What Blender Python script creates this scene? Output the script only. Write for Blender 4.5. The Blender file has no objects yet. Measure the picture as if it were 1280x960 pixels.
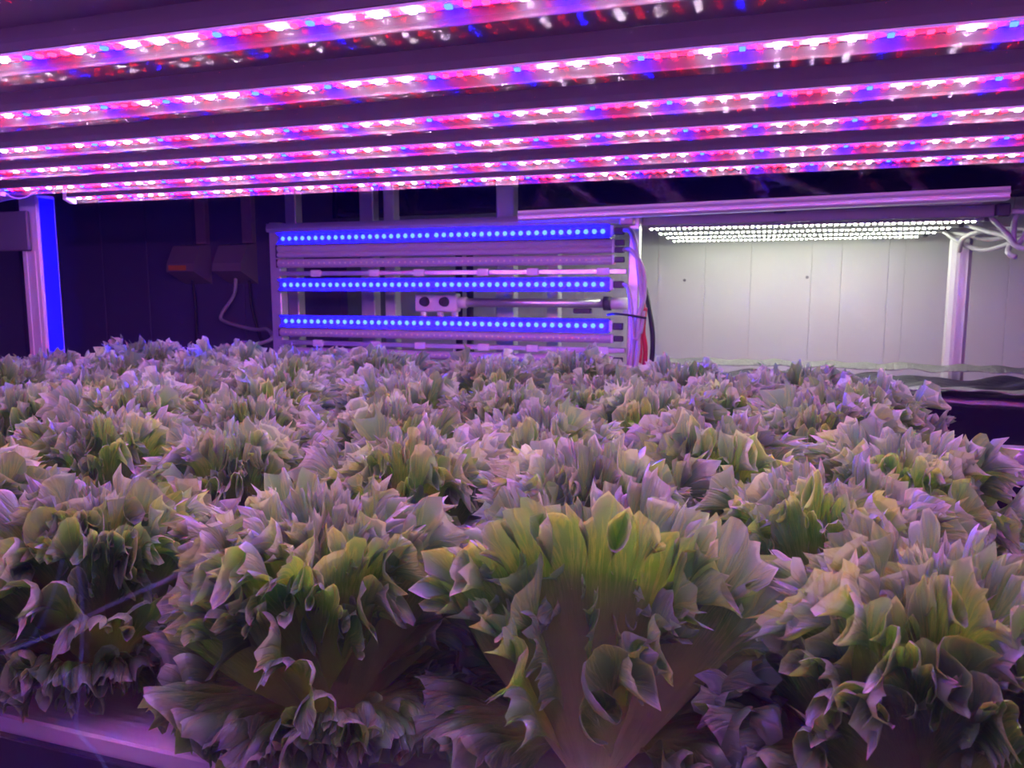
import bpy, math, random
import numpy as np
from mathutils import Vector

S = bpy.context.scene
C = S.collection
PI = math.pi
ZC = 1.2                      # camera height above the floor; Z(r) turns a height relative to the eye into a world height
def Z(r): return ZC + r

# ------------------------------------------------------------------ camera, world, exposure
cam_d = bpy.data.cameras.new('camera'); cam = bpy.data.objects.new('camera', cam_d); C.objects.link(cam)
cam_d.sensor_width = 36.0; cam_d.lens = 961 / 1280 * 36.0; cam_d.clip_start = .01
cam.location = (0, 0, ZC); cam.rotation_euler = (math.radians(90 - 7.1), 0, math.radians(18))
cam_d.dof.use_dof = True; cam_d.dof.focus_distance = .8; cam_d.dof.aperture_fstop = 15
S.camera = cam
w = bpy.data.worlds.new('world'); S.world = w; w.use_nodes = True
w.node_tree.nodes['Background'].inputs[0].default_value = (.5, .3, .8, 1)
w.node_tree.nodes['Background'].inputs[1].default_value = .012
S.view_settings.view_transform = 'Standard'; S.view_settings.look = 'None'
S.view_settings.exposure = 0.0; S.view_settings.gamma = 1.0; S.view_settings.use_curve_mapping = False
S.cycles.use_denoising = True
S.cycles.sample_clamp_indirect = 0; S.cycles.sample_clamp_direct = 0
S.cycles.max_bounces = 10; S.cycles.transparent_max_bounces = 24
S.cycles.caustics_reflective = True; S.cycles.blur_glossy = .3
LED_R, LED_W, LED_B = 195.0, 290.0, 1120.0      # brightness of the coloured grow lamp diodes
BANK_B = 850.0                               # blue lamp bank
RACK_W = 112.0                               # white lamps of the far rack

# ------------------------------------------------------------------ materials
MATS = {}
def mat(name, col=(.8, .8, .8), rough=.5, metal=0, spec=.5, emit=None, es=0, noise=0, nscale=20, bump=0, bscale=60, stretch=None, trans=None):
    if name in MATS: return MATS[name]
    m = bpy.data.materials.new(name); m.use_nodes = True; MATS[name] = m
    nt = m.node_tree; b = nt.nodes['Principled BSDF']
    b.inputs['Base Color'].default_value = (*col, 1); b.inputs['Roughness'].default_value = rough
    b.inputs['Metallic'].default_value = metal; b.inputs['Specular IOR Level'].default_value = spec
    if emit:
        b.inputs['Emission Color'].default_value = (*emit, 1); b.inputs['Emission Strength'].default_value = es
    tc = None
    if noise or bump:
        tc = nt.nodes.new('ShaderNodeTexCoord'); mp = nt.nodes.new('ShaderNodeMapping')
        nt.links.new(tc.outputs['Object'], mp.inputs[0])
        if stretch: mp.inputs['Scale'].default_value = stretch
    if noise:
        n = nt.nodes.new('ShaderNodeTexNoise'); n.inputs['Scale'].default_value = nscale; n.inputs['Detail'].default_value = 5
        nt.links.new(mp.outputs[0], n.inputs['Vector'])
        r = nt.nodes.new('ShaderNodeMix'); r.data_type = 'RGBA'
        r.inputs['A'].default_value = (*[c * (1 - noise) for c in col], 1); r.inputs['B'].default_value = (*[min(1, c * (1 + noise)) for c in col], 1)
        nt.links.new(n.outputs['Fac'], r.inputs['Factor']); nt.links.new(r.outputs['Result'], b.inputs['Base Color'])
    if bump:
        n = nt.nodes.new('ShaderNodeTexNoise'); n.inputs['Scale'].default_value = bscale; n.inputs['Detail'].default_value = 3
        nt.links.new(mp.outputs[0], n.inputs['Vector'])
        bp = nt.nodes.new('ShaderNodeBump'); bp.inputs['Strength'].default_value = bump; bp.inputs['Distance'].default_value = .01
        nt.links.new(n.outputs['Fac'], bp.inputs['Height']); nt.links.new(bp.outputs[0], b.inputs['Normal'])
    if trans:
        t = nt.nodes.new('ShaderNodeBsdfTranslucent'); t.inputs[0].default_value = (*col, 1)
        mx = nt.nodes.new('ShaderNodeMixShader'); mx.inputs[0].default_value = trans
        nt.links.new(b.outputs[0], mx.inputs[1]); nt.links.new(t.outputs[0], mx.inputs[2])
        nt.links.new(mx.outputs[0], nt.nodes['Material Output'].inputs[0])
    return m

ALU = mat('brushed aluminium', (.78, .78, .80), .34, .75, noise=.08, nscale=8, stretch=(1, 14, 14))
ALU_V = mat('anodised aluminium post', (.78, .78, .80), .38, .6, noise=.06, nscale=8, stretch=(14, 14, 1))
POSTGREY = mat('pale grey painted post', (.5, .5, .51), .45, noise=.05, nscale=12)
WHITE = mat('white painted metal', (.78, .78, .78), .42, noise=.05, nscale=12)
LAMPWHITE = mat('white lamp body', (.8, .8, .82), .3, noise=.03, nscale=30)
BOARD = mat('circuit board', (.75, .75, .78), .45, noise=.1, nscale=60)
BLACK = mat('black rubber', (.012, .012, .016), .5, noise=.3, nscale=40)
BLACKFILM = mat('black plastic film', (.006, .005, .012), .16, spec=.6, bump=.9, bscale=9)
DARKCAP = mat('dark grey plug', (.05, .045, .06), .45, noise=.2, nscale=30)
RAFT = mat('white foam raft', (.82, .80, .84), .45, noise=.07, nscale=14, stretch=(1, 9, 1), bump=.12, bscale=30)
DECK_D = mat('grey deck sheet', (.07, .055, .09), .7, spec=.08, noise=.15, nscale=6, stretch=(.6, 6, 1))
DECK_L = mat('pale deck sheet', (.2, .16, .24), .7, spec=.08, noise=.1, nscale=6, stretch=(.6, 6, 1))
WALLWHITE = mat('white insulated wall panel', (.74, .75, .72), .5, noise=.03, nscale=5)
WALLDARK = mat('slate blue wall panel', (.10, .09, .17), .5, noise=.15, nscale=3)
FLOOR = mat('grey epoxy floor', (.22, .22, .23), .4, noise=.15, nscale=5)
FOIL = mat('crinkled silver foil', (.34, .34, .33), .4, .7, noise=.3, nscale=90, bump=1.0, bscale=120)
CABLEW = mat('white cable sheath', (.5, .49, .51), .4, noise=.05, nscale=40)
CABLEB = mat('black cable sheath', (.012, .012, .014), .45, noise=.2, nscale=40)
CABLER = mat('red cable sheath', (.62, .02, .05), .4, noise=.1, nscale=40)
BOXGREY = mat('beige switch box plastic', (.26, .22, .21), .45, noise=.06, nscale=20)
ORANGE = mat('orange warning sticker', (.85, .28, .03), .5, noise=.1, nscale=60)
TRAYBLUE = mat('dark tray liner', (.03, .035, .08), .35, noise=.3, nscale=25)
SHEET = mat('white plastic sleeve', (.75, .74, .78), .35, trans=.25)
STEM = mat('pale lettuce stem', (.55, .62, .32), .45, noise=.15, nscale=60)
SOIL = mat('dark growing sponge', (.05, .035, .03), .9, noise=.4, nscale=90)
DOT_OFF = mat('unlit diode', (.85, .82, .55), .3, noise=.1, nscale=80)
def emat(name, col, s):
    m = bpy.data.materials.new(name); m.use_nodes = True; MATS[name] = m; nt = m.node_tree
    nt.nodes.remove(nt.nodes['Principled BSDF'])
    e = nt.nodes.new('ShaderNodeEmission'); e.inputs[0].default_value = (*col, 1); e.inputs[1].default_value = s
    nt.links.new(e.outputs[0], nt.nodes['Material Output'].inputs[0]); return m
E_RED = emat('red diode light', (1, .0011, .0043), LED_R)
E_WHT = emat('white diode light', (1, .64, 1), LED_W)
E_BLU = emat('blue diode light', (.0003, .0007, 1), LED_B)
E_BANK = emat('deep blue diode light', (.0004, .001, 1), BANK_B)
E_RACK = emat('neutral white diode light', (1, .985, .78), RACK_W)

def pane_material():
    m = bpy.data.materials.new('clear window glass'); m.use_nodes = True; nt = m.node_tree
    nt.nodes.remove(nt.nodes['Principled BSDF'])
    t = nt.nodes.new('ShaderNodeBsdfTransparent'); t.inputs[0].default_value = (.97, .99, .985, 1)
    g = nt.nodes.new('ShaderNodeBsdfGlossy'); g.inputs['Roughness'].default_value = 0; g.inputs[0].default_value = (1, 1, 1, 1)
    mx = nt.nodes.new('ShaderNodeMixShader'); mx.inputs[0].default_value = .06
    nt.links.new(t.outputs[0], mx.inputs[1]); nt.links.new(g.outputs[0], mx.inputs[2])
    nt.links.new(mx.outputs[0], nt.nodes['Material Output'].inputs[0]); return m
GLASS = pane_material()
def cover_material():
    m = bpy.data.materials.new('clear lamp cover'); m.use_nodes = True; nt = m.node_tree
    b = nt.nodes['Principled BSDF']; b.inputs['Base Color'].default_value = (.9, .9, .92, 1); b.inputs['Roughness'].default_value = .25
    t = nt.nodes.new('ShaderNodeBsdfTransparent'); mx = nt.nodes.new('ShaderNodeMixShader'); mx.inputs[0].default_value = .04
    nt.links.new(t.outputs[0], mx.inputs[1]); nt.links.new(b.outputs[0], mx.inputs[2])
    nt.links.new(mx.outputs[0], nt.nodes['Material Output'].inputs[0]); return m
FROST = cover_material()

def leaf_material():
    m = bpy.data.materials.new('frilled lettuce leaf'); m.use_nodes = True; nt = m.node_tree; N = nt.nodes; K = nt.links.new
    b = N['Principled BSDF']
    uv = N.new('ShaderNodeUVMap'); uv.uv_map = 'UVMap'
    sep = N.new('ShaderNodeSeparateXYZ'); K(uv.outputs[0], sep.inputs[0])
    def math_(op, a, c=None):
        n = N.new('ShaderNodeMath'); n.operation = op
        for k, v in enumerate((a, c)):
            if v is None: continue
            if isinstance(v, (int, float)): n.inputs[k].default_value = v
            else: K(v, n.inputs[k])
        return n.outputs[0]
    # veins: noise stretched along the leaf, in fan coordinates
    info = N.new('ShaderNodeObjectInfo')
    cx = N.new('ShaderNodeCombineXYZ')
    K(math_('MULTIPLY', sep.outputs[0], 46), cx.inputs[0]); K(math_('MULTIPLY', sep.outputs[1], 3.2), cx.inputs[1]); K(math_('MULTIPLY', info.outputs['Random'], 50), cx.inputs[2])
    vn = N.new('ShaderNodeTexNoise'); vn.inputs['Scale'].default_value = 1; vn.inputs['Detail'].default_value = 3; vn.inputs['Roughness'].default_value = .6
    K(cx.outputs[0], vn.inputs['Vector'])
    ridge = math_('ABSOLUTE', math_('SUBTRACT', vn.outputs['Fac'], .5))
    mr = N.new('ShaderNodeMapRange'); mr.inputs['From Min'].default_value = .055; mr.inputs['From Max'].default_value = 0; K(ridge, mr.inputs[0])
    vein = mr.outputs[0]
    bl = N.new('ShaderNodeTexNoise'); bl.inputs['Scale'].default_value = 22; bl.inputs['Detail'].default_value = 4
    tc = N.new('ShaderNodeTexCoord'); K(tc.outputs['Object'], bl.inputs['Vector'])
    ramp = N.new('ShaderNodeValToRGB'); e = ramp.color_ramp.elements
    e[0].position = 0; e[0].color = (.74, .76, .44, 1)
    e[1].position = 1; e[1].color = (.56, .70, .60, 1)
    x = e.new(.5); x.color = (.48, .58, .22, 1); x = e.new(.8); x.color = (.15, .36, .06, 1); x = e.new(.93); x.color = (.23, .43, .25, 1)
    K(math_('ADD', sep.outputs[1], math_('MULTIPLY', math_('SUBTRACT', bl.outputs['Fac'], .5), .35)), ramp.inputs[0])
    mixv = N.new('ShaderNodeMix'); mixv.data_type = 'RGBA'; K(math_('MULTIPLY', vein, .55), mixv.inputs['Factor'])
    x = e.new(.985); x.color = (.32, .46, .38, 1)
    K(ramp.outputs[0], mixv.inputs['A']); mixv.inputs['B'].default_value = (.46, .58, .22, 1)
    hs = N.new('ShaderNodeHueSaturation'); K(mixv.outputs['Result'], hs.inputs['Color'])
    K(math_('ADD', math_('MULTIPLY', info.outputs['Random'], .4), .58), hs.inputs['Value']); hs.inputs['Saturation'].default_value = 1.12
    K(hs.outputs[0], b.inputs['Base Color'])
    b.inputs['Roughness'].default_value = .40; b.inputs['Specular IOR Level'].default_value = .9; b.inputs['Coat Weight'].default_value = .35; b.inputs['Coat Roughness'].default_value = .28
    bp = N.new('ShaderNodeBump'); bp.inputs['Strength'].default_value = .55; bp.inputs['Distance'].default_value = .0022
    b2 = N.new('ShaderNodeTexNoise'); b2.inputs['Scale'].default_value = 160; b2.inputs['Detail'].default_value = 2; K(tc.outputs['Object'], b2.inputs['Vector'])
    K(math_('ADD', math_('MULTIPLY', vein, .8), math_('MULTIPLY', b2.outputs['Fac'], .6)), bp.inputs['Height']); K(bp.outputs[0], b.inputs['Normal'])
    tr = N.new('ShaderNodeBsdfTranslucent')
    tm = N.new('ShaderNodeMix'); tm.data_type = 'RGBA'; tm.blend_type = 'MULTIPLY'; tm.inputs['Factor'].default_value = 1
    K(hs.outputs[0], tm.inputs['A']); tm.inputs['B'].default_value = (1.3, 1.9, .16, 1); K(tm.outputs['Result'], tr.inputs[0])
    mx = N.new('ShaderNodeMixShader'); mx.inputs[0].default_value = .42
    K(b.outputs[0], mx.inputs[1]); K(tr.outputs[0], mx.inputs[2]); K(mx.outputs[0], N['Material Output'].inputs[0])
    return m
LEAF = leaf_material()

# ------------------------------------------------------------------ mesh helpers
class MB:
    def __init__(s): s.v = []; s.f = []
    def add(s, vs, fs):
        o = len(s.v); s.v += [tuple(v) for v in vs]; s.f += [tuple(i + o for i in f) for f in fs]; return s
    def box(s, x0, x1, y0, y1, z0, z1, c=0.0):
        if c <= 0:
            return s.add([(x0,y0,z0),(x1,y0,z0),(x1,y1,z0),(x0,y1,z0),(x0,y0,z1),(x1,y0,z1),(x1,y1,z1),(x0,y1,z1)],
                         [(3,2,1,0),(4,5,6,7),(0,1,5,4),(1,2,6,5),(2,3,7,6),(3,0,4,7)])
        # chamfered: three nested loops of faces
        X, Y, Zz = (x0, x1), (y0, y1), (z0, z1); vs = []; ix = {}
        for i in (0, 1):
            for j in (0, 1):
                for k in (0, 1):
                    sx, sy, sz = (1, -1)[i], (1, -1)[j], (1, -1)[k]
                    for a, d in enumerate(((0, c, c), (c, 0, c), (c, c, 0))):
                        ix[i, j, k, a] = len(vs); vs.append((X[i] + sx * d[0], Y[j] + sy * d[1], Zz[k] + sz * d[2]))
        fs = []
        for i in (0, 1):
            q = [ix[i,0,0,0], ix[i,1,0,0], ix[i,1,1,0], ix[i,0,1,0]]; fs.append(q if i else q[::-1])
            q = [ix[0,i,0,1], ix[0,i,1,1], ix[1,i,1,1], ix[1,i,0,1]]; fs.append(q if i else q[::-1])
            q = [ix[0,0,i,2], ix[1,0,i,2], ix[1,1,i,2], ix[0,1,i,2]]; fs.append(q if i else q[::-1])
        for i in (0, 1):
            for j in (0, 1):
                fs.append([ix[i,j,0,0], ix[i,j,1,0], ix[i,j,1,1], ix[i,j,0,1]])
                fs.append([ix[i,0,j,0], ix[i,1,j,0], ix[i,1,j,2], ix[i,0,j,2]])
                fs.append([ix[0,i,j,1], ix[1,i,j,1], ix[1,i,j,2], ix[0,i,j,2]])
                for k in (0, 1): fs.append([ix[i,j,k,0], ix[i,j,k,1], ix[i,j,k,2]])
        return s.add(vs, fs)
    def extr(s, prof, x0, x1, axis='x', closed=True):       # profile (a,b) extruded along an axis
        n = len(prof); vs = []
        for t in (x0, x1):
            for a, b in prof: vs.append((t, a, b) if axis == 'x' else (a, t, b) if axis == 'y' else (a, b, t))
        fs = [(i, (i + 1) % n, n + (i + 1) % n, n + i) for i in range(n if closed else n - 1)]
        if closed: fs += [tuple(range(n))[::-1], tuple(range(n, 2 * n))]
        return s.add(vs, fs)
    def cyl(s, p0, p1, r0, r1=None, n=12, cap=True):
        p0, p1 = Vector(p0), Vector(p1); r1 = r0 if r1 is None else r1; d = (p1 - p0).normalized()
        a = d.orthogonal().normalized(); b = d.cross(a); vs = []
        for p, r in ((p0, r0), (p1, r1)):
            for i in range(n):
                t = 2 * PI * i / n; vs.append(p + a * math.cos(t) * r + b * math.sin(t) * r)
        fs = [(i, (i + 1) % n, n + (i + 1) % n, n + i) for i in range(n)]
        if cap: fs += [tuple(range(n))[::-1], tuple(range(n, 2 * n))]
        return s.add(vs, fs)
    def tube(s, pts, r, n=8, sub=6):
        P = [Vector(p) for p in pts]; Q = []
        for i in range(len(P) - 1):
            a, b, c, d = P[max(i-1, 0)], P[i], P[i+1], P[min(i+2, len(P)-1)]
            for k in range(sub):
                t = k / sub
                Q.append(.5 * ((2*b) + (c-a)*t + (2*a-5*b+4*c-d)*t*t + (3*b-a-3*c+d)*t**3))
        Q.append(P[-1]); vs = []; up = Vector((.31, .2, .93)).normalized()
        for i, q in enumerate(Q):
            d = (Q[min(i+1, len(Q)-1)] - Q[max(i-1, 0)]).normalized(); a = d.cross(up).normalized(); b = a.cross(d)
            for k in range(n):
                t = 2 * PI * k / n; vs.append(q + a * math.cos(t) * r + b * math.sin(t) * r)
        fs = [(i*n+k, i*n+(k+1) % n, (i+1)*n+(k+1) % n, (i+1)*n+k) for i in range(len(Q)-1) for k in range(n)]
        fs += [tuple(range(n))[::-1], tuple(range((len(Q)-1)*n, len(Q)*n))]
        return s.add(vs, fs)
    def lathe(s, c, prof, n=16):
        vs = []; m = len(prof)
        for i in range(n):
            t = 2 * PI * i / n
            for r, z in prof: vs.append((c[0] + r*math.cos(t), c[1] + r*math.sin(t), c[2] + z))
        return s.add(vs, [(i*m+k, ((i+1) % n)*m+k, ((i+1) % n)*m+k+1, i*m+k+1) for i in range(n) for k in range(m-1)])
    def sheet(s, fn, nu, nv):
        vs = [fn(i / nu, j / nv) for i in range(nu + 1) for j in range(nv + 1)]
        return s.add(vs, [(i*(nv+1)+j, (i+1)*(nv+1)+j, (i+1)*(nv+1)+j+1, i*(nv+1)+j+1) for i in range(nu) for j in range(nv)])
    def mesh(s, name, m, smooth=False):
        me = bpy.data.meshes.new(name); me.from_pydata(s.v, [], s.f); me.materials.append(m)
        if smooth: me.polygons.foreach_set('use_smooth', [True] * len(me.polygons))
        me.update(); return me
    def build(s, name, m, parent=None, smooth=False, solid=0):
        o = bpy.data.objects.new(name, s.mesh(name, m, smooth)); C.objects.link(o)
        if parent: o.parent = parent; o.matrix_parent_inverse = parent.matrix_basis.inverted()
        if solid:
            md = o.modifiers.new('thickness', 'SOLIDIFY'); md.thickness = solid
        return o
def tag(o, label=None, cat=None, group=None, kind=None):
    if label: o['label'] = label
    if cat: o['category'] = cat
    if group: o['group'] = group
    if kind: o['kind'] = kind
    return o
def empty(name, loc, label=None, cat=None, group=None):
    o = bpy.data.objects.new(name, None); o.location = loc; o.empty_display_size = .05; C.objects.link(o)
    return tag(o, label, cat, group)

# ------------------------------------------------------------------ the setting
WALL_Y = 3.45
tag(MB().box(-3.6, 1.8, -1.6, WALL_Y, -.06, 0).build('floor', FLOOR), kind='structure')
wl = tag(MB().box(-1.75, 1.8, WALL_Y + .004, WALL_Y + .1, 0, 2.6).build('wall_back', mat('panel joint', (.7, .7, .69), .6, noise=.1)), kind='structure')
x = -1.75; widths = [.19, .24, .115, .175, .06, .16, .035, .17, .16, .20]; k = 0
while x < 1.8:
    wd = widths[k % len(widths)]; k += 1
    x1 = min(x + wd, 1.8)
    MB().box(x + .0005, x1 - .0005, WALL_Y, WALL_Y + .0042, 
            .02, 2.6, .001).build('wall_panel', WALLWHITE, wl); x = x1
for px, pz in ((-.33, .035), (.17, .045), (.74, .04)):
    MB().cyl((px, WALL_Y + .004, Z(pz)), (px, WALL_Y - .006, Z(pz)), .007, .006).build('rivet', mat('grey rivet', (.2, .2, .2), .5, noise=.1), wl)
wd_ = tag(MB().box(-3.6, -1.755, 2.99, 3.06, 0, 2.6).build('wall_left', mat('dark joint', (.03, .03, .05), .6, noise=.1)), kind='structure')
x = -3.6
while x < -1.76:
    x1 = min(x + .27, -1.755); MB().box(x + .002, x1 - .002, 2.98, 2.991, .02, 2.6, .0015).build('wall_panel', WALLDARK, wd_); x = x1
tag(MB().box(-1.755, -1.72, 2.98, WALL_Y + .1, 0, 2.6, .002).build('wall_return', WALLDARK), kind='structure')  # added to keep the far rack's white light off the dark wall
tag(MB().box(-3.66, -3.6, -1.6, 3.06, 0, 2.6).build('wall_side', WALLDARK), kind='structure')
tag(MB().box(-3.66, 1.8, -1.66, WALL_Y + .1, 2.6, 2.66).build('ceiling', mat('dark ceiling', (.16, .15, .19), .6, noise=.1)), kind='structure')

# ------------------------------------------------------------------ upper deck above the lettuces
LY = [.232, .41, .597, .783, .975, 1.15, 1.353, 1.53]; LZ = .22; LX0, LX1 = -1.60, .95  # first two rows are added out of view to light the front leaves
deck = empty('shelf_deck', (-.3, 1.0, Z(.262)), 'underside of the upper shelf made of long grey and pale sheets above the grow lamps', 'shelf')
edges = [.215] + LY + [1.70]
for i in range(len(edges) - 1):
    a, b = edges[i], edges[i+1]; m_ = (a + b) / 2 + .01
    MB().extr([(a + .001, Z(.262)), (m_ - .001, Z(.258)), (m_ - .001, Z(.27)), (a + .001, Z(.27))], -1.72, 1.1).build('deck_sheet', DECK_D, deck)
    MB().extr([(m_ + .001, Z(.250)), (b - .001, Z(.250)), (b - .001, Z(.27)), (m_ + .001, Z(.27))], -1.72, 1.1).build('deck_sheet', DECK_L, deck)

# ------------------------------------------------------------------ grow lamps
PAT = 'BRWRWRWRBRRRWR'
def led_box(mb, x, y, z, s=.0027, h=.0026):
    mb.add([(x-s,y-s,z),(x+s,y-s,z),(x+s,y+s,z),(x-s,y+s,z),(x-s,y-s,z-h),(x+s,y-s,z-h),(x+s,y+s,z-h),(x-s,y+s,z-h)],
           [(7,6,5,4),(0,4,5,1),(1,5,6,2),(2,6,7,3),(3,7,4,0)])
ORD = ['added fill, nearest the window pane', 'added fill, second from the pane', 'third from the window pane', 'fourth from the window pane', 'fifth from the window pane', 'sixth from the window pane', 'seventh from the window pane', 'farthest from the window pane']
random.seed(4)
for i, y in enumerate(LY):
    zt = Z(LZ)
    x0 = LX0 + (0, 0, -.09, 0, -.03, -.02, -.08, -.06)[i]
    lamp = empty('grow_lamp', (-.3, y, Z(.25)), 'red, blue and white diode grow lamp under the shelf, ' + ORD[i], 'lamp', 'grow lamps under the upper shelf')
    MB().extr([(y-.011, zt+.006), (y-.0105, zt+.014), (y-.006, Z(.25)), (y+.008, Z(.25)), (y+.015, zt+.014), (y+.017, zt+.006)], x0, LX1).build('housing', mat('grey lamp casing', (.11, .10, .12), .6, spec=.1, noise=.1), lamp)
    MB().box(x0, LX1, y-.008, y+.008, zt+.0035, zt+.0062).build('circuit_board', BOARD, lamp)
    # frosted cover wing hanging behind the diodes
    arc = [(y+.0095, zt+.006), (y+.0118, zt+.002), (y+.0132, zt-.002), (y+.0137, zt-.0045), (y+.0134, zt-.0065)]
    MB().extr(arc, x0, LX1, closed=False).build('cover', FROST, lamp)
    MB().extr([(y+.0118, zt-.0065), (y+.0148, zt-.0065), (y+.0150, zt-.0078), (y+.0116, zt-.0078)], x0, LX1).build('cover_rim', FROST, lamp)
    for xe in (x0 - .012, LX1): MB().extr([(y-.012, zt), (y-.0115, zt+.02), (y-.004, Z(.25)), (y+.008, Z(.25)), (y+.018, zt+.014), (y+.018, zt-.0085), (y+.008, zt-.0085)], xe, xe + .012).build('end_cap', WHITE, lamp)
    bins = {'R': MB(), 'W': MB(), 'B': MB()}; ph = random.randrange(14); xx = x0 + .02 + random.random() * .01; n = ph
    while xx < LX1 - .01:
        led_box(bins[PAT[n % 14]], xx, y, zt + .0035); n += 1; xx += .0158
    for k, nm, m_ in (('R', 'red_diodes', E_RED), ('W', 'white_diodes', E_WHT), ('B', 'blue_diodes', E_BLU)):
        tag(bins[k].build(nm, m_, lamp), kind='stuff')

# ------------------------------------------------------------------ growing tray
tray = empty('growing_tray', (-.7, 1.05, Z(-.6)), 'long dark growing tray carrying the white raft of lettuces', 'tray')
MB().box(-1.75, .295, .462, 1.74, Z(-.56), Z(-.5)).build('tray_floor', TRAYBLUE, tray)
for b in ((-1.75, .295, .44, .447, Z(-.56), Z(-.372)), (-1.75, .295, 1.74, 1.75, Z(-.56), Z(-.36)), (-1.76, -1.75, .44, 1.75, Z(-.56), Z(-.36)), (.295, .305, .44, 1.75, Z(-.56), Z(-.36))):
    MB().box(*b, .001).build('tray_wall', TRAYBLUE, tray)
for lx in (-1.68, .17):
    for ly in (.50, 1.68): MB().box(lx - .02, lx + .02, ly - .02, ly + .02, 0, Z(-.5605)).build('leg', ALU_V, tray)
raft = tag(MB().box(-1.745, .29, .45, 1.735, Z(-.388), Z(-.36), .002).build('planting_raft', RAFT), 'white foam raft with lettuces planted in it, floating in the dark tray', 'raft')
for b in ((-1.7, .2, .475, .485), (-1.7, .2, 1.7, 1.71)): MB().box(*b, Z(-.5), Z(-.3885)).build('keel', RAFT, raft)

# ------------------------------------------------------------------ lettuces
def sstep(a, b, x):
    t = np.clip((x - a) / (b - a), 0, 1); return t * t * (3 - 2 * t)
def leaf_mesh(rng, L, Th, f0, f1, az, r0, z0, curl=.45, frill=1.0, tsc=1.0, flat=False, on=0.0, NC=220, NR=26):
    u = np.linspace(-1, 1, NC)[None, :]; s = (1 - (1 - np.linspace(0, 1, NR)) ** 1.9)[:, None]
    th = u * Th
    def waves(freqs, amp, obl=0.0):
        o = 0; q = 0
        for f in freqs:
            p = rng.uniform(0, 2 * PI); a = rng.uniform(.6, 1.2); ff = f * rng.uniform(.85, 1.15); warp = .7 * np.sin(ff * .37 * u * PI + rng.uniform(0, 6)) + obl * rng.uniform(-1, 1) * (s - .8)
            o = o + a * np.sin(ff * u * PI + p + warp); q = q + a * np.cos(ff * u * PI + p + warp)
        return amp * o / math.sqrt(len(freqs)), amp * q / math.sqrt(len(freqs))
    lo, loq = waves((1.3, 2.2), 1.0); mi, miq = waves((7.5, 11, 15), 1.0, 10); hi, hiq = waves((22, 30, 39), 1.0, 20)
    # toothed margin: pointed lobes of unequal length
    ph = rng.uniform(0, 1); tf = rng.uniform(20, 26)
    cyc = u * tf + ph + .4 * np.sin(u * 7 + ph * 6)
    saw = np.abs((cyc % 1) - .5) * 2
    amp = .6 + .4 * np.sin(np.floor(cyc) * 2.7 + ph * 9)
    tooth = amp * (saw ** 2) * rng.uniform(.085, .115) * tsc + .035 * np.sin(u * 4.1 * PI + ph * 9)
    Lj = L * (1 - .22 * np.abs(u) ** 2.2)
    rad = s * (1 + tooth * sstep(.86, 1, s) - .03)
    edge = np.maximum(s, sstep(.6, 1.0, np.abs(u)) * (.40 + .60 * s))
    g1 = sstep(.40, 1, edge); g2 = sstep(.76 - on, .98, edge) ; g3 = sstep(.86 - on, 1.0, edge)
    phi = f0 + (f1 - f0) * s ** 1.4 + curl * sstep(.76, 1, s) * (1 + .6 * lo) + .20 * frill * lo * g1 + .42 * frill * mi * sstep(.82, 1, s) + .6 * (saw - .4) * amp * sstep(.91, 1, s)
    thv = th + .06 * loq * g1
    dr = np.diff(rad, axis=0, prepend=0) * Lj
    ct = np.cos(thv); st = np.sin(thv)
    out = np.cumsum(dr * ct * np.sin(phi), 0); upz = np.cumsum(dr * ct * np.cos(phi), 0); tan = np.cumsum(dr * st, 0) + u * .013 * (1 + s)
    # ruffles: displacement along the leaf normal and, a quarter wave later, along the margin
    A2 = .0088 * frill * g2; A3 = .0042 * frill * g3
    dn = A2 * mi + A3 * hi + .0012 * np.sin(u * 15 + ph * 6) * s; dt = .95 * A2 * miq + 1.0 * A3 * hiq
    pm = f0 + (f1 - f0) * s + .6 * curl * s
    out = out + dn * np.cos(pm); upz = upz - dn * np.sin(pm) ; tan = tan + dt
    upz = upz + .5 * A2 * loq + .35 * A3 * miq
    R = r0 + out; wrap = tan / (1.25 * np.maximum(R, .01) + .045)
    wrap = 1.25 * np.tanh(wrap / 1.25); Rw = np.sqrt(np.maximum(R, 0) ** 2 + (tan * .45) ** 2)
    if flat:
        Rf = R - 1.4 * tan ** 2; wrap = np.arctan2(tan, np.maximum(Rf, .004)); Rw = np.hypot(Rf, tan)
    X = Rw * np.cos(az + wrap); Y = Rw * np.sin(az + wrap); Zz = np.maximum(z0 + upz, .004 + .003 * (1 + mi) + 0 * s)
    co = np.stack([X, Y, Zz], -1).reshape(-1, 3)
    idx = np.arange(NR * NC).reshape(NR, NC)
    q = np.stack([idx[:-1, :-1], idx[:-1, 1:], idx[1:, 1:], idx[1:, :-1]], -1).reshape(-1, 4)
    me = bpy.data.meshes.new('leaf'); me.vertices.add(len(co)); me.vertices.foreach_set('co', co.ravel())
    me.loops.add(q.size); me.loops.foreach_set('vertex_index', q.ravel()); me.polygons.add(len(q))
    me.polygons.foreach_set('loop_start', np.arange(0, q.size, 4)); me.polygons.foreach_set('use_smooth', np.ones(len(q), bool))
    lay = me.uv_layers.new(name='UVMap')
    uvv = np.stack([np.broadcast_to(u, (NR, NC)), np.broadcast_to(s, (NR, NC))], -1).reshape(-1, 2)
    lay.data.foreach_set('uv', uvv[q.ravel()].ravel())
    me.materials.append(LEAF); me.update(calc_edges=True); return me
stem_mesh = MB().lathe((0, 0, 0), [(.0, 0), (.016, 0), (.017, .01), (.014, .03), (.004, .05), (0, .052)], 12).mesh('stem', STEM, True)
sponge_mesh = MB().box(-.016, .016, -.016, .016, .0005, .011, .003).mesh('sponge', SOIL)
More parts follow.
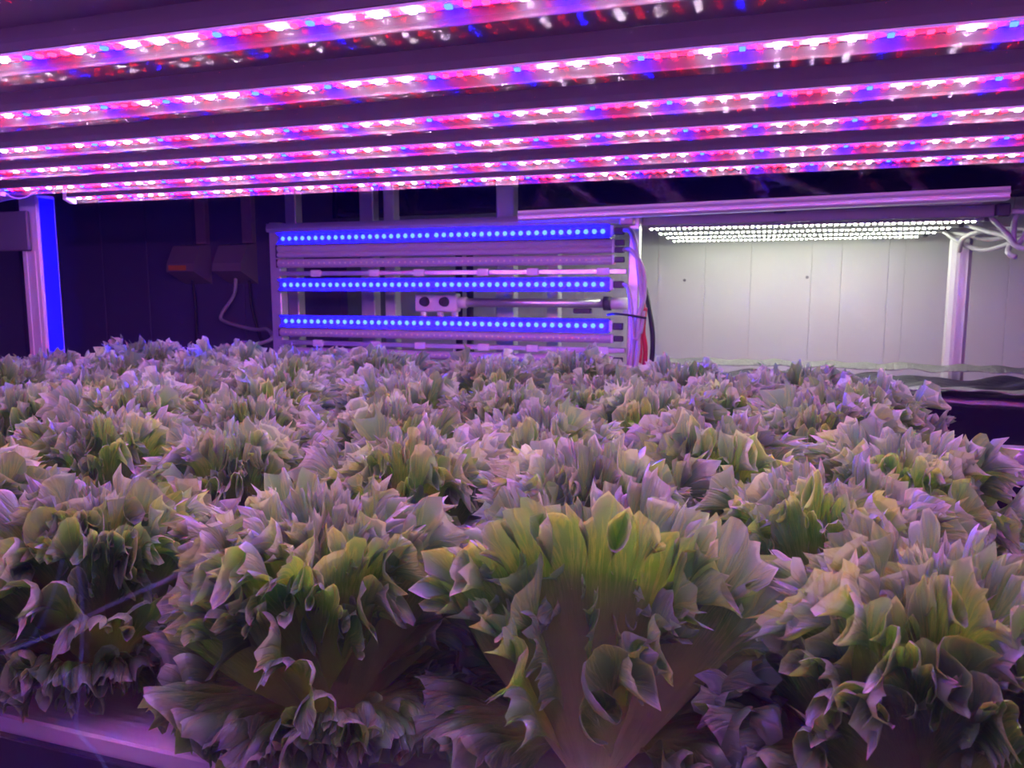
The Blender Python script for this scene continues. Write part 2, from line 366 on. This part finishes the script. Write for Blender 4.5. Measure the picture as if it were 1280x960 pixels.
def head_variant(seed, fans=(), skirt=()):
    rng = np.random.default_rng(seed); leaves = []; az = rng.uniform(0, 6.28)
    def put(L, Th, f0, f1, r0, z0, a=None, **k):
        nonlocal az; az += 2.39996 + rng.uniform(-.15, .15)
        aa = az if a is None else a
        if a is None and f0 > 9 and any(q[1] > .19 and abs((aa - q[0] + PI) % (2 * PI) - PI) < .85 for q in fans): return
        if a is None and f0 > 35 and fans and min(abs((aa - q[0] + PI) % (2 * PI) - PI) - (.25 if q[1] > .19 else 0) for q in fans) < .5: return
        leaves.append(leaf_mesh(rng, L * rng.uniform(.92, 1.06), math.radians(Th * rng.uniform(.9, 1.1)), math.radians(f0 + rng.uniform(-5, 5)), math.radians(f1 + rng.uniform(-8, 8)), aa, r0, z0, **k))
    for a_ in skirt: put(.115, 50, 46, 104, .020, .014, a=a_, curl=.3, frill=1.35, on=.28)
    for a_, L_, T_, f_ in fans: put(L_, T_, f_ - 4, f_ + 10, .036 if L_ > .19 else .022, .008, a=a_, curl=.5, frill=1.0, flat=True, on=.06)
    for i in range(6): put(.135, 47, 48, 88, .014, .016, curl=.3, frill=1.2, on=.12)
    for i in range(5): put(.160, 46, 38, 58, .014, .018, curl=.5, frill=1.1)
    for i in range(6): put(.172, 45, 20, 32, .014, .02, curl=.55)
    for i in range(5): put(.160, 42, 10, 18, .011, .026, curl=.6)
    for i in range(4): put(.142, 40, 2, 8, .006, .03, curl=.5)
    return leaves
VARS = [head_variant(100 + i) for i in range(5)]
HERO = [head_variant(200, [(-1.15, .170, 44, 14), (-2.1, .15, 42, 26)], (-2.9, -2.3, -.6)), head_variant(201, [(-1.36, .191, 38, 2), (-.20, .150, 36, 20), (-2.70, .150, 36, 22)], (-2.55, -.15)),
        head_variant(202, [(-1.95, .165, 42, 26), (-.75, .17, 42, 14)], (-2.7, -2.1, -1.5, -.9, -.3)), head_variant(203, [(-.55, .180, 45, 12), (-1.5, .16, 42, 30)], (-2.6, -2.0, -1.2, -.6, 0))]
NTH = ['first', 'second', 'third', 'fourth', 'fifth', 'sixth', 'seventh', 'eighth', 'ninth', 'tenth']
ROWY = [.545, .765, .980, 1.19, 1.400, 1.61]
random.seed(11); cnt = 0
for r, y in enumerate(ROWY):
    x = (.115 if r == 0 else .165) - (.095 if r % 2 else 0); left = -.80 - .24 * r
    col = 0
    while x > max(left, -1.68):
        v = VARS[cnt % 5] if r else HERO[cnt % 4]; cnt += 1
        h = empty('lettuce_head', (x + random.uniform(-.012, .012), y + random.uniform(-.012, .012) - (.02 if r == 0 and x < -.2 else 0), Z(-.36)), 'frilly lettuce, %s row from the window, %s head from the bolted beam end' % (NTH[r], NTH[col]), 'lettuce', 'lettuces on the raft'); col += 1
        h.rotation_euler = (0, 0, random.uniform(0, 2 * PI) if r else random.uniform(-.1, .1)); sc = random.uniform(.98, 1.08) * (1 + .018 * r); h.scale = (sc * 1.05, sc * 1.05, sc * 1.02)
        for me in v:
            o = bpy.data.objects.new('leaf', me); C.objects.link(o); o.parent = h
        for nm, me in (('stem', stem_mesh), ('sponge', sponge_mesh)):
            o = bpy.data.objects.new(nm, me); C.objects.link(o); o.parent = h
        x -= .225

# ------------------------------------------------------------------ rack post and sleeve at the lamp ends
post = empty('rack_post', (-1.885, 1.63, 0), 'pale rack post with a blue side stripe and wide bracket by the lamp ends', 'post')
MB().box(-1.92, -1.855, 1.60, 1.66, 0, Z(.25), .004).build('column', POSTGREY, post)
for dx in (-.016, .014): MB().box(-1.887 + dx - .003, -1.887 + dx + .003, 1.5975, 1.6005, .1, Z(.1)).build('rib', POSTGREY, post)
MB().box(-1.8549, -1.8525, 1.608, 1.652, .1, Z(.24)).build('side_stripe', mat('deep blue stripe', (.004, .004, .75), .45, noise=.05), post)  # blue put into the colour, as the lamp bank's light gave none here
MB().box(-2.12, -1.875, 1.585, 1.5965, Z(.10), Z(.205), .003).build('bracket', mat('dark grey bracket', (.10, .10, .12), .5, noise=.1), post)
slv = MB().sheet(lambda u, v: (-2.2 + .46 * u, 1.40 + .15 * v, Z(.165 + .075 * math.sin(u * 1.75) + .02 * math.sin(v * 5 + u * 3) + .012 * math.sin(u * 14) * (1 - u))), 24, 8)
tag(slv.build('cable_sleeve', SHEET, smooth=True, solid=.003), 'draped white plastic sleeve hanging in front of the top of the pale rack post', 'sleeve')
tag(MB().tube([(-2.28, 1.9, Z(.16)), (-2.24, 1.9, Z(-.02)), (-2.19, 1.9, Z(-.16)), (-2.15, 1.9, Z(-.3)), (-2.13, 1.9, .02)], .016).build('drain_hose', CABLEB, smooth=True), 'black hose running down behind the white rack post', 'hose')

# ------------------------------------------------------------------ switch boxes on the dark wall
def switch_box(x, lab, cabletop=None, label_=False):
    y = 2.98; w2, zt, zb = .075, Z(.19), Z(.02)
    b = empty('switch_box', (x, y, Z(.02)), lab, 'switch box', 'wall switch boxes')
    MB().extr([(y, zt + .01), (y - .07, zt), (y - .115, Z(.11)), (y - .12, Z(.075)), (y, zb)], x - w2, x + w2).build('body', BOXGREY, b)
    MB().box(x + .02, x + .075, y - .03, y, zt + .011, 2.598, .002).build('conduit', mat('tan conduit', (.45, .30, .27), .5, noise=.08), b)
    if label_: MB().box(x - .06, x + .035, y - .1225, y - .1205, Z(.080), Z(.102)).build('sticker', ORANGE, b)
switch_box(-2.50, 'beige wall switch box with an orange sticker on its lower edge', label_=True)
switch_box(-2.25, 'plain beige wall switch box with a pale cable coming out below')
tag(MB().tube([(-2.26, 2.935, Z(.05)), (-2.27, 2.93, Z(-.03)), (-2.32, 2.9, Z(-.12)), (-2.28, 2.88, Z(-.15)), (-2.08, 2.8, Z(-.175)), (-1.95, 2.72, Z(-.17)), (-1.86, 2.62, Z(-.2)), (-1.93, 2.6, Z(-.225)), (-2.02, 2.6, Z(-.24)), (-1.98, 2.6, Z(-.215)), (-1.88, 2.55, Z(-.23)), (-1.80, 2.5, Z(-.26))], .008).build('pale_cable', CABLEW, smooth=True), 'pale cable looping from the plain switch box down to the black bin', 'cable')
for x, lab in ((-2.51, 'thin black cable hanging straight down from the stickered switch box'), (-2.20, 'thin black cable slanting down from the plain switch box')):
    tag(MB().tube([(x, 2.95, Z(.05)), (x + .01, 2.95, Z(-.1)), (x + (.07 if x > -2.3 else .0), 2.95, Z(-.3))], .006).build('hanging_cable', CABLEB, smooth=True), lab, 'cable')
bn = empty('storage_bin', (-2.07, 2.44, 0), 'large round black bin with a lid, below the wall switch boxes', 'bin')
MB().lathe((-2.07, 2.44, 0), [(0, 0), (.26, 0), (.30, Z(-.30)), (.30, Z(-.30))], 28).build('body', BLACK, bn, True)
MB().lathe((-2.07, 2.44, Z(-.30)), [(.315, -.03), (.32, .0), (.315, .02), (.27, .04), (.1, .055), (0, .056)], 28).build('lid', BLACK, bn, True)

# ------------------------------------------------------------------ bank of blue lamps
BY, BX0, BX1 = 2.40, -1.665, -.405
fr = empty('bank_support', (-1.04, BY, 0), 'upright aluminium frame holding the bank of blue lamps', 'frame')
for xa, xb in ((-1.715, -1.672), (-.405, -.372)):
    MB().box(xa, xb, BY + .022, BY + .066, 0, Z(.236), .003).build('upright', ALU_V, fr)
MB().extr([(BY-.012, Z(.199)), (BY-.016, Z(.21)), (BY-.012, Z(.228)), (BY+.0215, Z(.230)), (BY+.0215, Z(.199))], -1.70, -.43).build('top_beam', ALU, fr)
MB().box(-.429, -.386, BY-.018, BY+.0215, Z(.193), Z(.234), .003).build('corner_bracket', mat('purple grey bracket', (.42, .36, .42), .5, .3, noise=.1), fr)
MB().cyl((-.417, BY-.0185, Z(.213)), (-.417, BY-.024, Z(.213)), .006).build('bolt', ALU, fr)
MB().cyl((-1.68, BY+.020, Z(.2)), (-1.68, BY+.010, Z(.2)), .006).build('bolt', ALU, fr)
for zz in (.052, -.195):
    MB().box(BX0, BX1 - .002, BY+.004, BY+.021, Z(zz - .008), Z(zz + .008), .002).build('rail', ALU, fr)
    for k in range(6): MB().box(-1.53 + .2 * k + (.03 if k % 2 else 0), -1.49 + .2 * k + (.03 if k % 2 else 0), BY-.004, BY+.0035, Z(zz-.012), Z(zz+.012), .002).build('clip', WHITE, fr)
BLN = ['upper', 'middle', 'lower']
def dome(mb, x, y, z, r):
    n = 8; vs = [(x, y - r * .6, z)]; fs = []
    for ring, (rr, d) in enumerate(((r * .7, r * .42), (r, 0))):
        for k in range(n): vs.append((x + rr * math.cos(2*PI*k/n), y - d, z + rr * math.sin(2*PI*k/n)))
    for k in range(n):
        k2 = (k + 1) % n; fs += [(0, 1 + k, 1 + k2), (1 + k, 1 + n + k, 1 + n + k2, 1 + k2)]
    mb.add(vs, fs)
lens_off = MB(); dome(lens_off, 0, 0, 0, .004)
for i, zz in enumerate((.176, .012, -.118)):
    lp = empty('blue_lamp', (-1.03, BY, Z(zz)), 'lit blue diode lamp bar, the %s one of the lamp bank' % BLN[i], 'lamp', 'blue lamps of the lamp bank')
    h = .023
    MB().extr([(BY+.02, Z(zz-h)), (BY-.010, Z(zz-h)), (BY-.010, Z(zz-h+.002)), (BY+.004, Z(zz-.011)), (BY+.004, Z(zz+.011)), (BY-.010, Z(zz+h-.002)), (BY-.010, Z(zz+h)), (BY+.02, Z(zz+h))], BX0, -.458).build('channel', mat('grey lamp channel', (.16, .16, .18), .5, noise=.1), lp)
    d = MB(); n = 44
    for k in range(n):
        xx = BX0 + .022 + k * .0268 + (.007 if k >= n // 2 else 0); dome(d, xx, BY + .0035, Z(zz), .0078)
    tag(d.build('diodes', E_BANK, lp), kind='stuff')
    MB().box(-.458, -.447, BY-.008, BY+.018, Z(zz-.017), Z(zz+.017), .002).build('end_cap', WHITE, lp)
    MB().box(-.447, -.415, BY-.004, BY+.012, Z(zz-.012), Z(zz+.010), .002).build('plug', DARKCAP, lp)
OFF = [(.140, .012, 'just below the upper blue lamp'), (.118, .010, 'second below the upper blue lamp'), (.088, .015, 'just above the middle blue lamp clips'), (-.158, .014, 'just below the lower blue lamp'), (-.226, .013, 'lowest in the lamp bank')]
for zz, h, lab in OFF:
    lp = empty('unlit_lamp', (-1.03, BY, Z(zz)), 'unlit white lamp tube, ' + lab, 'lamp', 'unlit lamps of the lamp bank')
    MB().extr([(BY + .0205, Z(zz - h)), (BY - .002, Z(zz - h)), (BY - .009, Z(zz - h * .55)), (BY - .011, Z(zz)), (BY - .009, Z(zz + h * .55)), (BY - .002, Z(zz + h)), (BY + .0205, Z(zz + h))], BX0 + .004, -.452).build('tube', mat('satin lamp tube', (.48, .46, .5), .35, noise=.04, nscale=30), lp)
    MB().box(BX0, BX0 + .0035, BY - .012, BY + .02, Z(zz - h), Z(zz + h)).build('end_cap', DARKCAP, lp)
    MB().box(-.4515, -.444, BY - .012, BY + .02, Z(zz - h), Z(zz + h), .002).build('end_cap', WHITE, lp)
    MB().box(-.444, -.414, BY - .004, BY + .012, Z(zz - .009), Z(zz + .009), .002).build('plug', DARKCAP, lp)
    if h > .012:
        d = MB()
        for k in range(56): dome(d, BX0 + .03 + k * .0208, BY - .0108, Z(zz), .0035)
        tag(d.build('diodes', DOT_OFF, lp), kind='stuff')
# valve block and pipe seen through the open gap of the bank
vb = empty('valve_block', (-1.09, BY + .10, Z(-.09)), 'white valve block with two black knobs, in the gap of the lamp bank', 'valve')
MB().box(-1.175, -1.015, BY+.10, BY+.14, Z(-.082), Z(-.018), .004).build('body', WHITE, vb)
for kx in (-1.135, -1.06): MB().cyl((kx, BY+.099, Z(-.047)), (kx, BY+.082, Z(-.047)), .018, .015, 16).build('knob', BLACK, vb)
for kx in (-1.15, -1.085, -1.03): MB().cyl((kx, BY+.12, Z(-.0825)), (kx, BY+.12, Z(-.16)), .012).build('pipe_stub', WHITE, vb)
pp = empty('water_pipe', (-.7, BY+.12, Z(-.05)), 'horizontal grey pipe running from the valve block to the lamp frame', 'pipe')
MB().cyl((-.985, BY+.12, Z(-.05)), (-.50, BY+.12, Z(-.05)), .015, n=16).build('pipe', ALU, pp, True)
MB().cyl((-1.0148, BY+.12, Z(-.05)), (-.985, BY+.12, Z(-.05)), .020, n=16).build('collar', WHITE, pp, True)
MB().cyl((-.50, BY+.12, Z(-.05)), (-.475, BY+.12, Z(-.05)), .023, n=16).build('coupling', DARKCAP, pp, True)
MB().cyl((-.475, BY+.12, Z(-.05)), (-.42, BY+.12, Z(-.05)), .019, n=16).build('elbow', WHITE, pp, True)
MB().box(-.425, -.376, BY+.0665, BY+.14, Z(-.085), Z(-.0695), .002).build('bracket', WHITE, pp)
MB().box(-.60, -.54, BY+.10, BY+.13, Z(-.083), Z(-.066), .003).build('pipe_clip', DARKCAP, pp)
for x, wv, m_, nm, lab in ((-1.60, .05, ALU_V, 'rear_post', 'aluminium post behind the left end of the lamp bank'), (-1.30, .06, ALU_V, 'rear_post', 'aluminium post behind the lamp bank, beside the valve block'),
        (-1.215, .045, WHITE, 'rear_post', 'white post behind the lamp bank, touching the valve block side'), (-.80, .07, ALU_V, 'rear_post', 'wide aluminium post behind the right half of the lamp bank'),
        (-.64, .045, ALU_V, 'rear_post', 'narrow aluminium post behind the pipe of the lamp bank')):
    Yp = 2.72
    tall = x in (-1.30, -1.215, -.80, -1.60)
    tag(MB().box(x * 1.13 - wv/2, x * 1.13 + wv/2, Yp - .02, Yp + .03, 0, 2.3 if tall else Z(.2), .004).build(nm, m_), lab, 'post')
for x, lab in ((-.985, 'black hose behind the pipe, beside the valve block'), (-.945, 'black hose behind the pipe, next to the wide post')):
    tag(MB().cyl((x * 1.07, 2.62, .0), (x * 1.07, 2.62, Z(.19)), .013).build('black_hose', BLACK, smooth=True), lab, 'hose')
# cables at the right end of the bank
def cab(name, pts, r, m_, lab): return tag(MB().tube(pts, r).build(name, m_, smooth=True), lab, 'cable')
EX = -.366
cab('white_cable', [(-.414, BY-.006, Z(.178)), (-.39, BY-.03, Z(.17)), (-.372, BY-.035, Z(.12)), (-.36, BY-.03, Z(.02)), (-.352, BY-.03, Z(-.05)), (-.372, BY-.035, Z(-.12)), (-.38, BY-.03, Z(-.2)), (-.395, BY-.03, Z(-.32))], .0075, CABLEW, 'white cable from the upper blue lamp plug down the frame')
cab('white_cable', [(-.414, BY-.006, Z(.118)), (-.385, BY-.04, Z(.112)), (-.352, BY-.03, Z(.06)), (-.345, BY-.03, Z(-.02)), (-.36, BY-.045, Z(-.09)), (-.36, BY-.045, Z(-.2)), (-.385, BY-.045, Z(-.33))], .007, CABLEW, 'white cable from the second unlit lamp, bowing out beside the frame')
cab('white_cable', [(-.414, BY-.006, Z(.012)), (-.395, BY-.03, Z(0)), (-.382, BY-.045, Z(-.06)), (-.372, BY-.05, Z(-.15)), (-.352, BY-.05, Z(-.135)), (-.346, BY-.03, Z(-.07))], .006, CABLEW, 'white cable tied in a loop at the middle blue lamp plug')
cab('red_cable', [(-.352, BY-.02, Z(-.04)), (-.352, BY-.022, Z(-.09)), (-.362, BY-.02, Z(-.15)), (-.358, BY-.02, Z(-.2)), (-.372, BY-.02, Z(-.33))], .0095, CABLER, 'red cable running down the right end of the lamp bank')
cab('red_cable', [(-.345, BY-.014, Z(-.06)), (-.352, BY+.0, Z(-.13)), (-.343, BY+.0, Z(-.2)), (-.355, BY-.0, Z(-.33))], .008, CABLER, 'second red cable, behind the first at the lamp bank end')
cab('black_cable', [(-.36, BY+.09, Z(.0)), (-.335, BY+.04, Z(-.09)), (-.325, BY+.03, Z(-.16)), (-.328, BY+.03, Z(-.24)), (-.34, BY+.03, Z(-.36))], .008, CABLEB, 'black cable behind the red cables at the lamp bank end')
cab('cable_tie', [(-.46, BY-.02, Z(-.082)), (-.43, BY-.05, Z(-.078)), (-.38, BY-.062, Z(-.082)), (-.335, BY-.05, Z(-.09))], .0035, CABLEB, 'thin black cable tie around the cables above the lower blue lamp')

# ------------------------------------------------------------------ far rack with white lamps
bar = tag(MB().extr([(-.004, -.013), (-.010, -.008), (-.004, -.004), (-.012, .002), (-.006, .009), (-.008, .014), (.026, .014), (.026, -.013)], -.60, .485).build('rack_beam', ALU), 'long ribbed aluminium beam crossing above the white lamps of the far rack', 'beam')
bar.location = (0, 1.9, Z(.1905)); bar.rotation_euler = (0, -.0165, 0)
MB().box(.4855, .53, -.014, .03, -.017, .02, .003).build('end_bracket', mat('purple grey bracket', (.42, .36, .42), .5, .3, noise=.1), bar)
fd = empty('far_shelf', (.1, 2.8, Z(.215)), 'pale shelf of the far rack carrying the white lamps', 'shelf')
MB().box(-.372, .57, 2.475, 3.40, Z(.232), Z(.245), .002).build('deck', WHITE, fd)
MB().box(-.372, .60, 2.475, 2.49, Z(.196), Z(.2315), .003).build('fascia', mat('dull grey fascia', (.22, .21, .24), .5, noise=.08), fd)
MB().box(.602, .635, 2.46, 2.50, Z(.195), Z(.232), .004).build('end_plug', DARKCAP, fd)
MB().box(.02, .055, 2.466, 2.4745, Z(.222), Z(.236), .002).build('clip', DARKCAP, fd)
for i, y in enumerate((2.53, 2.76, 2.98, 3.20)):
    lp = empty('white_lamp', (.1, y, Z(.22)), 'white diode lamp tube under the far shelf, ' + ('nearest its front fascia', 'second from its front fascia', 'third from its front fascia', 'nearest the white wall')[i], 'lamp', 'white lamps of the far rack')
    x1 = (.585, .57, .57, .55)[i]
    MB().extr([(y-.014, Z(.190)), (y-.012, Z(.21)), (y-.005, Z(.2315)), (y+.005, Z(.2315)), (y+.012, Z(.21)), (y+.014, Z(.190))], -.36, x1).build('housing', mat('grey lamp housing', (.3, .3, .3), .5, noise=.1), lp)
    d = MB(); xx = -.35
    while xx < x1 - .012: led_box(d, xx, y, Z(.1898), .0034, .0034); xx += .0172
    tag(d.build('diodes', E_RACK, lp), kind='stuff')
    MB().box(x1, x1 + .014, y - .015, y + .015, Z(.187), Z(.2315), .002).build('end_cap', DARKCAP, lp)
rp = empty('far_post', (.63, 2.9, 0), 'round-edged white post of the far rack standing in front of the white wall', 'post')
MB().box(.585, .645, 2.88, 2.94, 0, Z(.17), .012).build('column', WHITE, rp)
MB().box(.607, .623, 2.8785, 2.8805, Z(-.4), Z(.13)).build('groove', ALU_V, rp)
random.seed(9)
WL = ['rising from the post top', 'hanging in a loop below the end plug', 'running along the fascia end', 'crossing over the post top', 'curling under the other lamp leads', 'leading off towards the room side', 'knotted behind the end plug']
PTS = [[(.60, 2.86, Z(.12)), (.60, 2.8, Z(.16)), (.64, 2.7, Z(.175)), (.70, 2.6, Z(.17)), (.80, 2.5, Z(.16))],
       [(.60, 2.52, Z(.20)), (.64, 2.5, Z(.15)), (.66, 2.48, Z(.115)), (.70, 2.46, Z(.105)), (.76, 2.46, Z(.115))],
       [(.59, 2.78, Z(.2)), (.62, 2.65, Z(.17)), (.66, 2.55, Z(.14)), (.645, 2.5, Z(.10)), (.66, 2.48, Z(.085))],
       [(.585, 3.0, Z(.19)), (.62, 2.85, Z(.17)), (.66, 2.75, Z(.15)), (.72, 2.65, Z(.16)), (.85, 2.55, Z(.17))],
       [(.57, 3.0, Z(.2)), (.60, 2.87, Z(.15)), (.65, 2.8, Z(.12)), (.69, 2.7, Z(.13)), (.74, 2.6, Z(.16)), (.82, 2.5, Z(.20))],
       [(.64, 2.48, Z(.21)), (.70, 2.45, Z(.205)), (.78, 2.42, Z(.19)), (.9, 2.4, Z(.18))],
       [(.66, 2.5, Z(.205)), (.655, 2.5, Z(.17)), (.66, 2.5, Z(.12)), (.68, 2.5, Z(.14)), (.70, 2.5, Z(.19)), (.76, 2.5, Z(.21))]]
for p, l in zip(PTS, WL): cab('lamp_lead', p, .0075, CABLEW, 'white lamp lead of the far rack, ' + l)
# far growing tray in silver foil, black film in front
ft = empty('far_tray', (.4, 2.45, Z(-.45)), 'silver foil lined tray of the far rack below the white wall', 'tray')
def foil(y0, z0, y1, z1, sd):
    rg = random.Random(sd)
    ph = [rg.uniform(0, 6) for _ in range(4)]
    def f(u, v):
        x = -.32 + 1.42 * u
        wv = .004 * math.sin(x * 31 + ph[0]) + .003 * math.sin(x * 67 + ph[1] + v * 4)
        return (x, y0 + (y1 - y0) * v + wv, Z(z0 + (z1 - z0) * v + .5 * wv + .002 * math.sin(x * 49 + ph[2])))
    return MB().sheet(f, 110, 6)
foil(2.72, -.241, 2.66, -.256, 1).build('rear_lip', FOIL, ft, True, .002)
MB().sheet(lambda u, v: (-.32 + 1.42 * u, 2.655 - .38 * v, Z(-.275 + .012 * math.sin(u * 37 + v * 5) * math.sin(v * 9 + u * 11))), 80, 16).build('black_liner', mat('dull black liner', (.012, .008, .02), .45, noise=.3, bump=.4), ft, True, .002)
foil(2.27, -.262, 2.13, -.252, 2).build('front_lip', FOIL, ft, True, .002)
MB().box(-.32, 1.1, 2.2, 2.7, Z(-.34), Z(-.30)).build('base', BLACK, ft)
for lx in (-.2, 1.0):
    for ly in (2.24, 2.66): MB().box(lx - .02, lx + .02, ly - .02, ly + .02, 0, Z(-.3405)).build('leg', ALU_V, ft)
tag(MB().sheet(lambda u, v: (-.31 + 1.4 * u, 2.10 + .014 * math.sin(u * 26 + 2 * v) * (v + .2) + .02 * math.sin(v * 3), Z(-.262 - .55 * v)), 90, 20).build('black_sheet', BLACKFILM, smooth=True, solid=.002), 'shiny black plastic sheet hanging below the silver foil tray', 'plastic sheet')
ab = empty('side_beam', (.62, 1.72, Z(-.33)), 'aluminium beam with a bolt, beside the right end of the lettuce raft', 'beam')
MB().box(.448, 1.1, 1.70, 1.74, Z(-.345), Z(-.310), .003).build('beam', ALU, ab)
MB().cyl((.487, 1.6995, Z(-.328)), (.487, 1.693, Z(-.328)), .008, n=14).build('bolt', ALU, ab)
MB().box(.448, 1.1, 1.71, 1.74, Z(-.385), Z(-.3455), .003).build('lower_flange', ALU, ab)
# black film across the top of the rear racks
tag(MB().sheet(lambda u, v: (-1.70 + 3.2 * u, 2.84 + .02 * math.sin(u * 40 + v * 9) * math.sin(v * 7 + u * 13) + .015 * math.sin(u * 21 - v * 5), Z(.285 + .75 * v)), 120, 30).build('blackout_film', BLACKFILM, smooth=True, solid=.002), 'wrinkled black blackout film hung above the beam of the far rack', 'plastic sheet')

# ------------------------------------------------------------------ double window the photograph is taken through
win = tag(empty('window_1', (-.2, .17, Z(-.7))), kind='structure')
for yv in (.150, .176, .184):
    MB().add([(-1.3, yv, Z(-.62)), (.9, yv, Z(-.62)), (.9, yv, Z(.6)), (-1.3, yv, Z(.6))], [(0, 1, 2, 3)]).build('pane', GLASS, win)
for b in ((-1.36, -1.3, Z(-.68), Z(.66)), (.9, .96, Z(-.68), Z(.66)), (-1.3, .9, Z(.6), Z(.66)), (-1.3, .9, Z(-.68), Z(-.62))):
    MB().box(b[0], b[1], .135, .20, b[2], b[3], .004).build('window_frame', ALU, win)
# scratches on the room side of the glass: pixel -> direction -> the pane's plane
def on_pane(px, py, Y):
    yaw, pit, f = math.radians(18), math.radians(7.1), 961.0
    x, y = (px - 640) / f, (480 - py) / f
    d = (-math.sin(yaw) * math.cos(pit) + x * math.cos(yaw) - y * math.sin(yaw) * math.sin(pit),
         math.cos(yaw) * math.cos(pit) + x * math.sin(yaw) + y * math.cos(yaw) * math.sin(pit), -math.sin(pit) + y * math.cos(pit))
    return (d[0] * Y / d[1], Y, Z(d[2] * Y / d[1]))
SCR = mat('glass scratch', (.35, .75, .85), .4, noise=.2, nscale=300)
for pts, r in (([(0, 818), (60, 795), (110, 770), (170, 742), (215, 722), (270, 690)], .00016), ([(95, 690), (103, 760), (100, 850), (96, 910), (120, 940), (135, 965)], .00010),
               ([(0, 880), (40, 862), (90, 840)], .00008), ([(78, 700), (60, 760), (25, 820), (0, 838)], .00009)):
    MB().tube([on_pane(x, y, .149) for x, y in pts], r, 5, 4).build('scratch', SCR, win)
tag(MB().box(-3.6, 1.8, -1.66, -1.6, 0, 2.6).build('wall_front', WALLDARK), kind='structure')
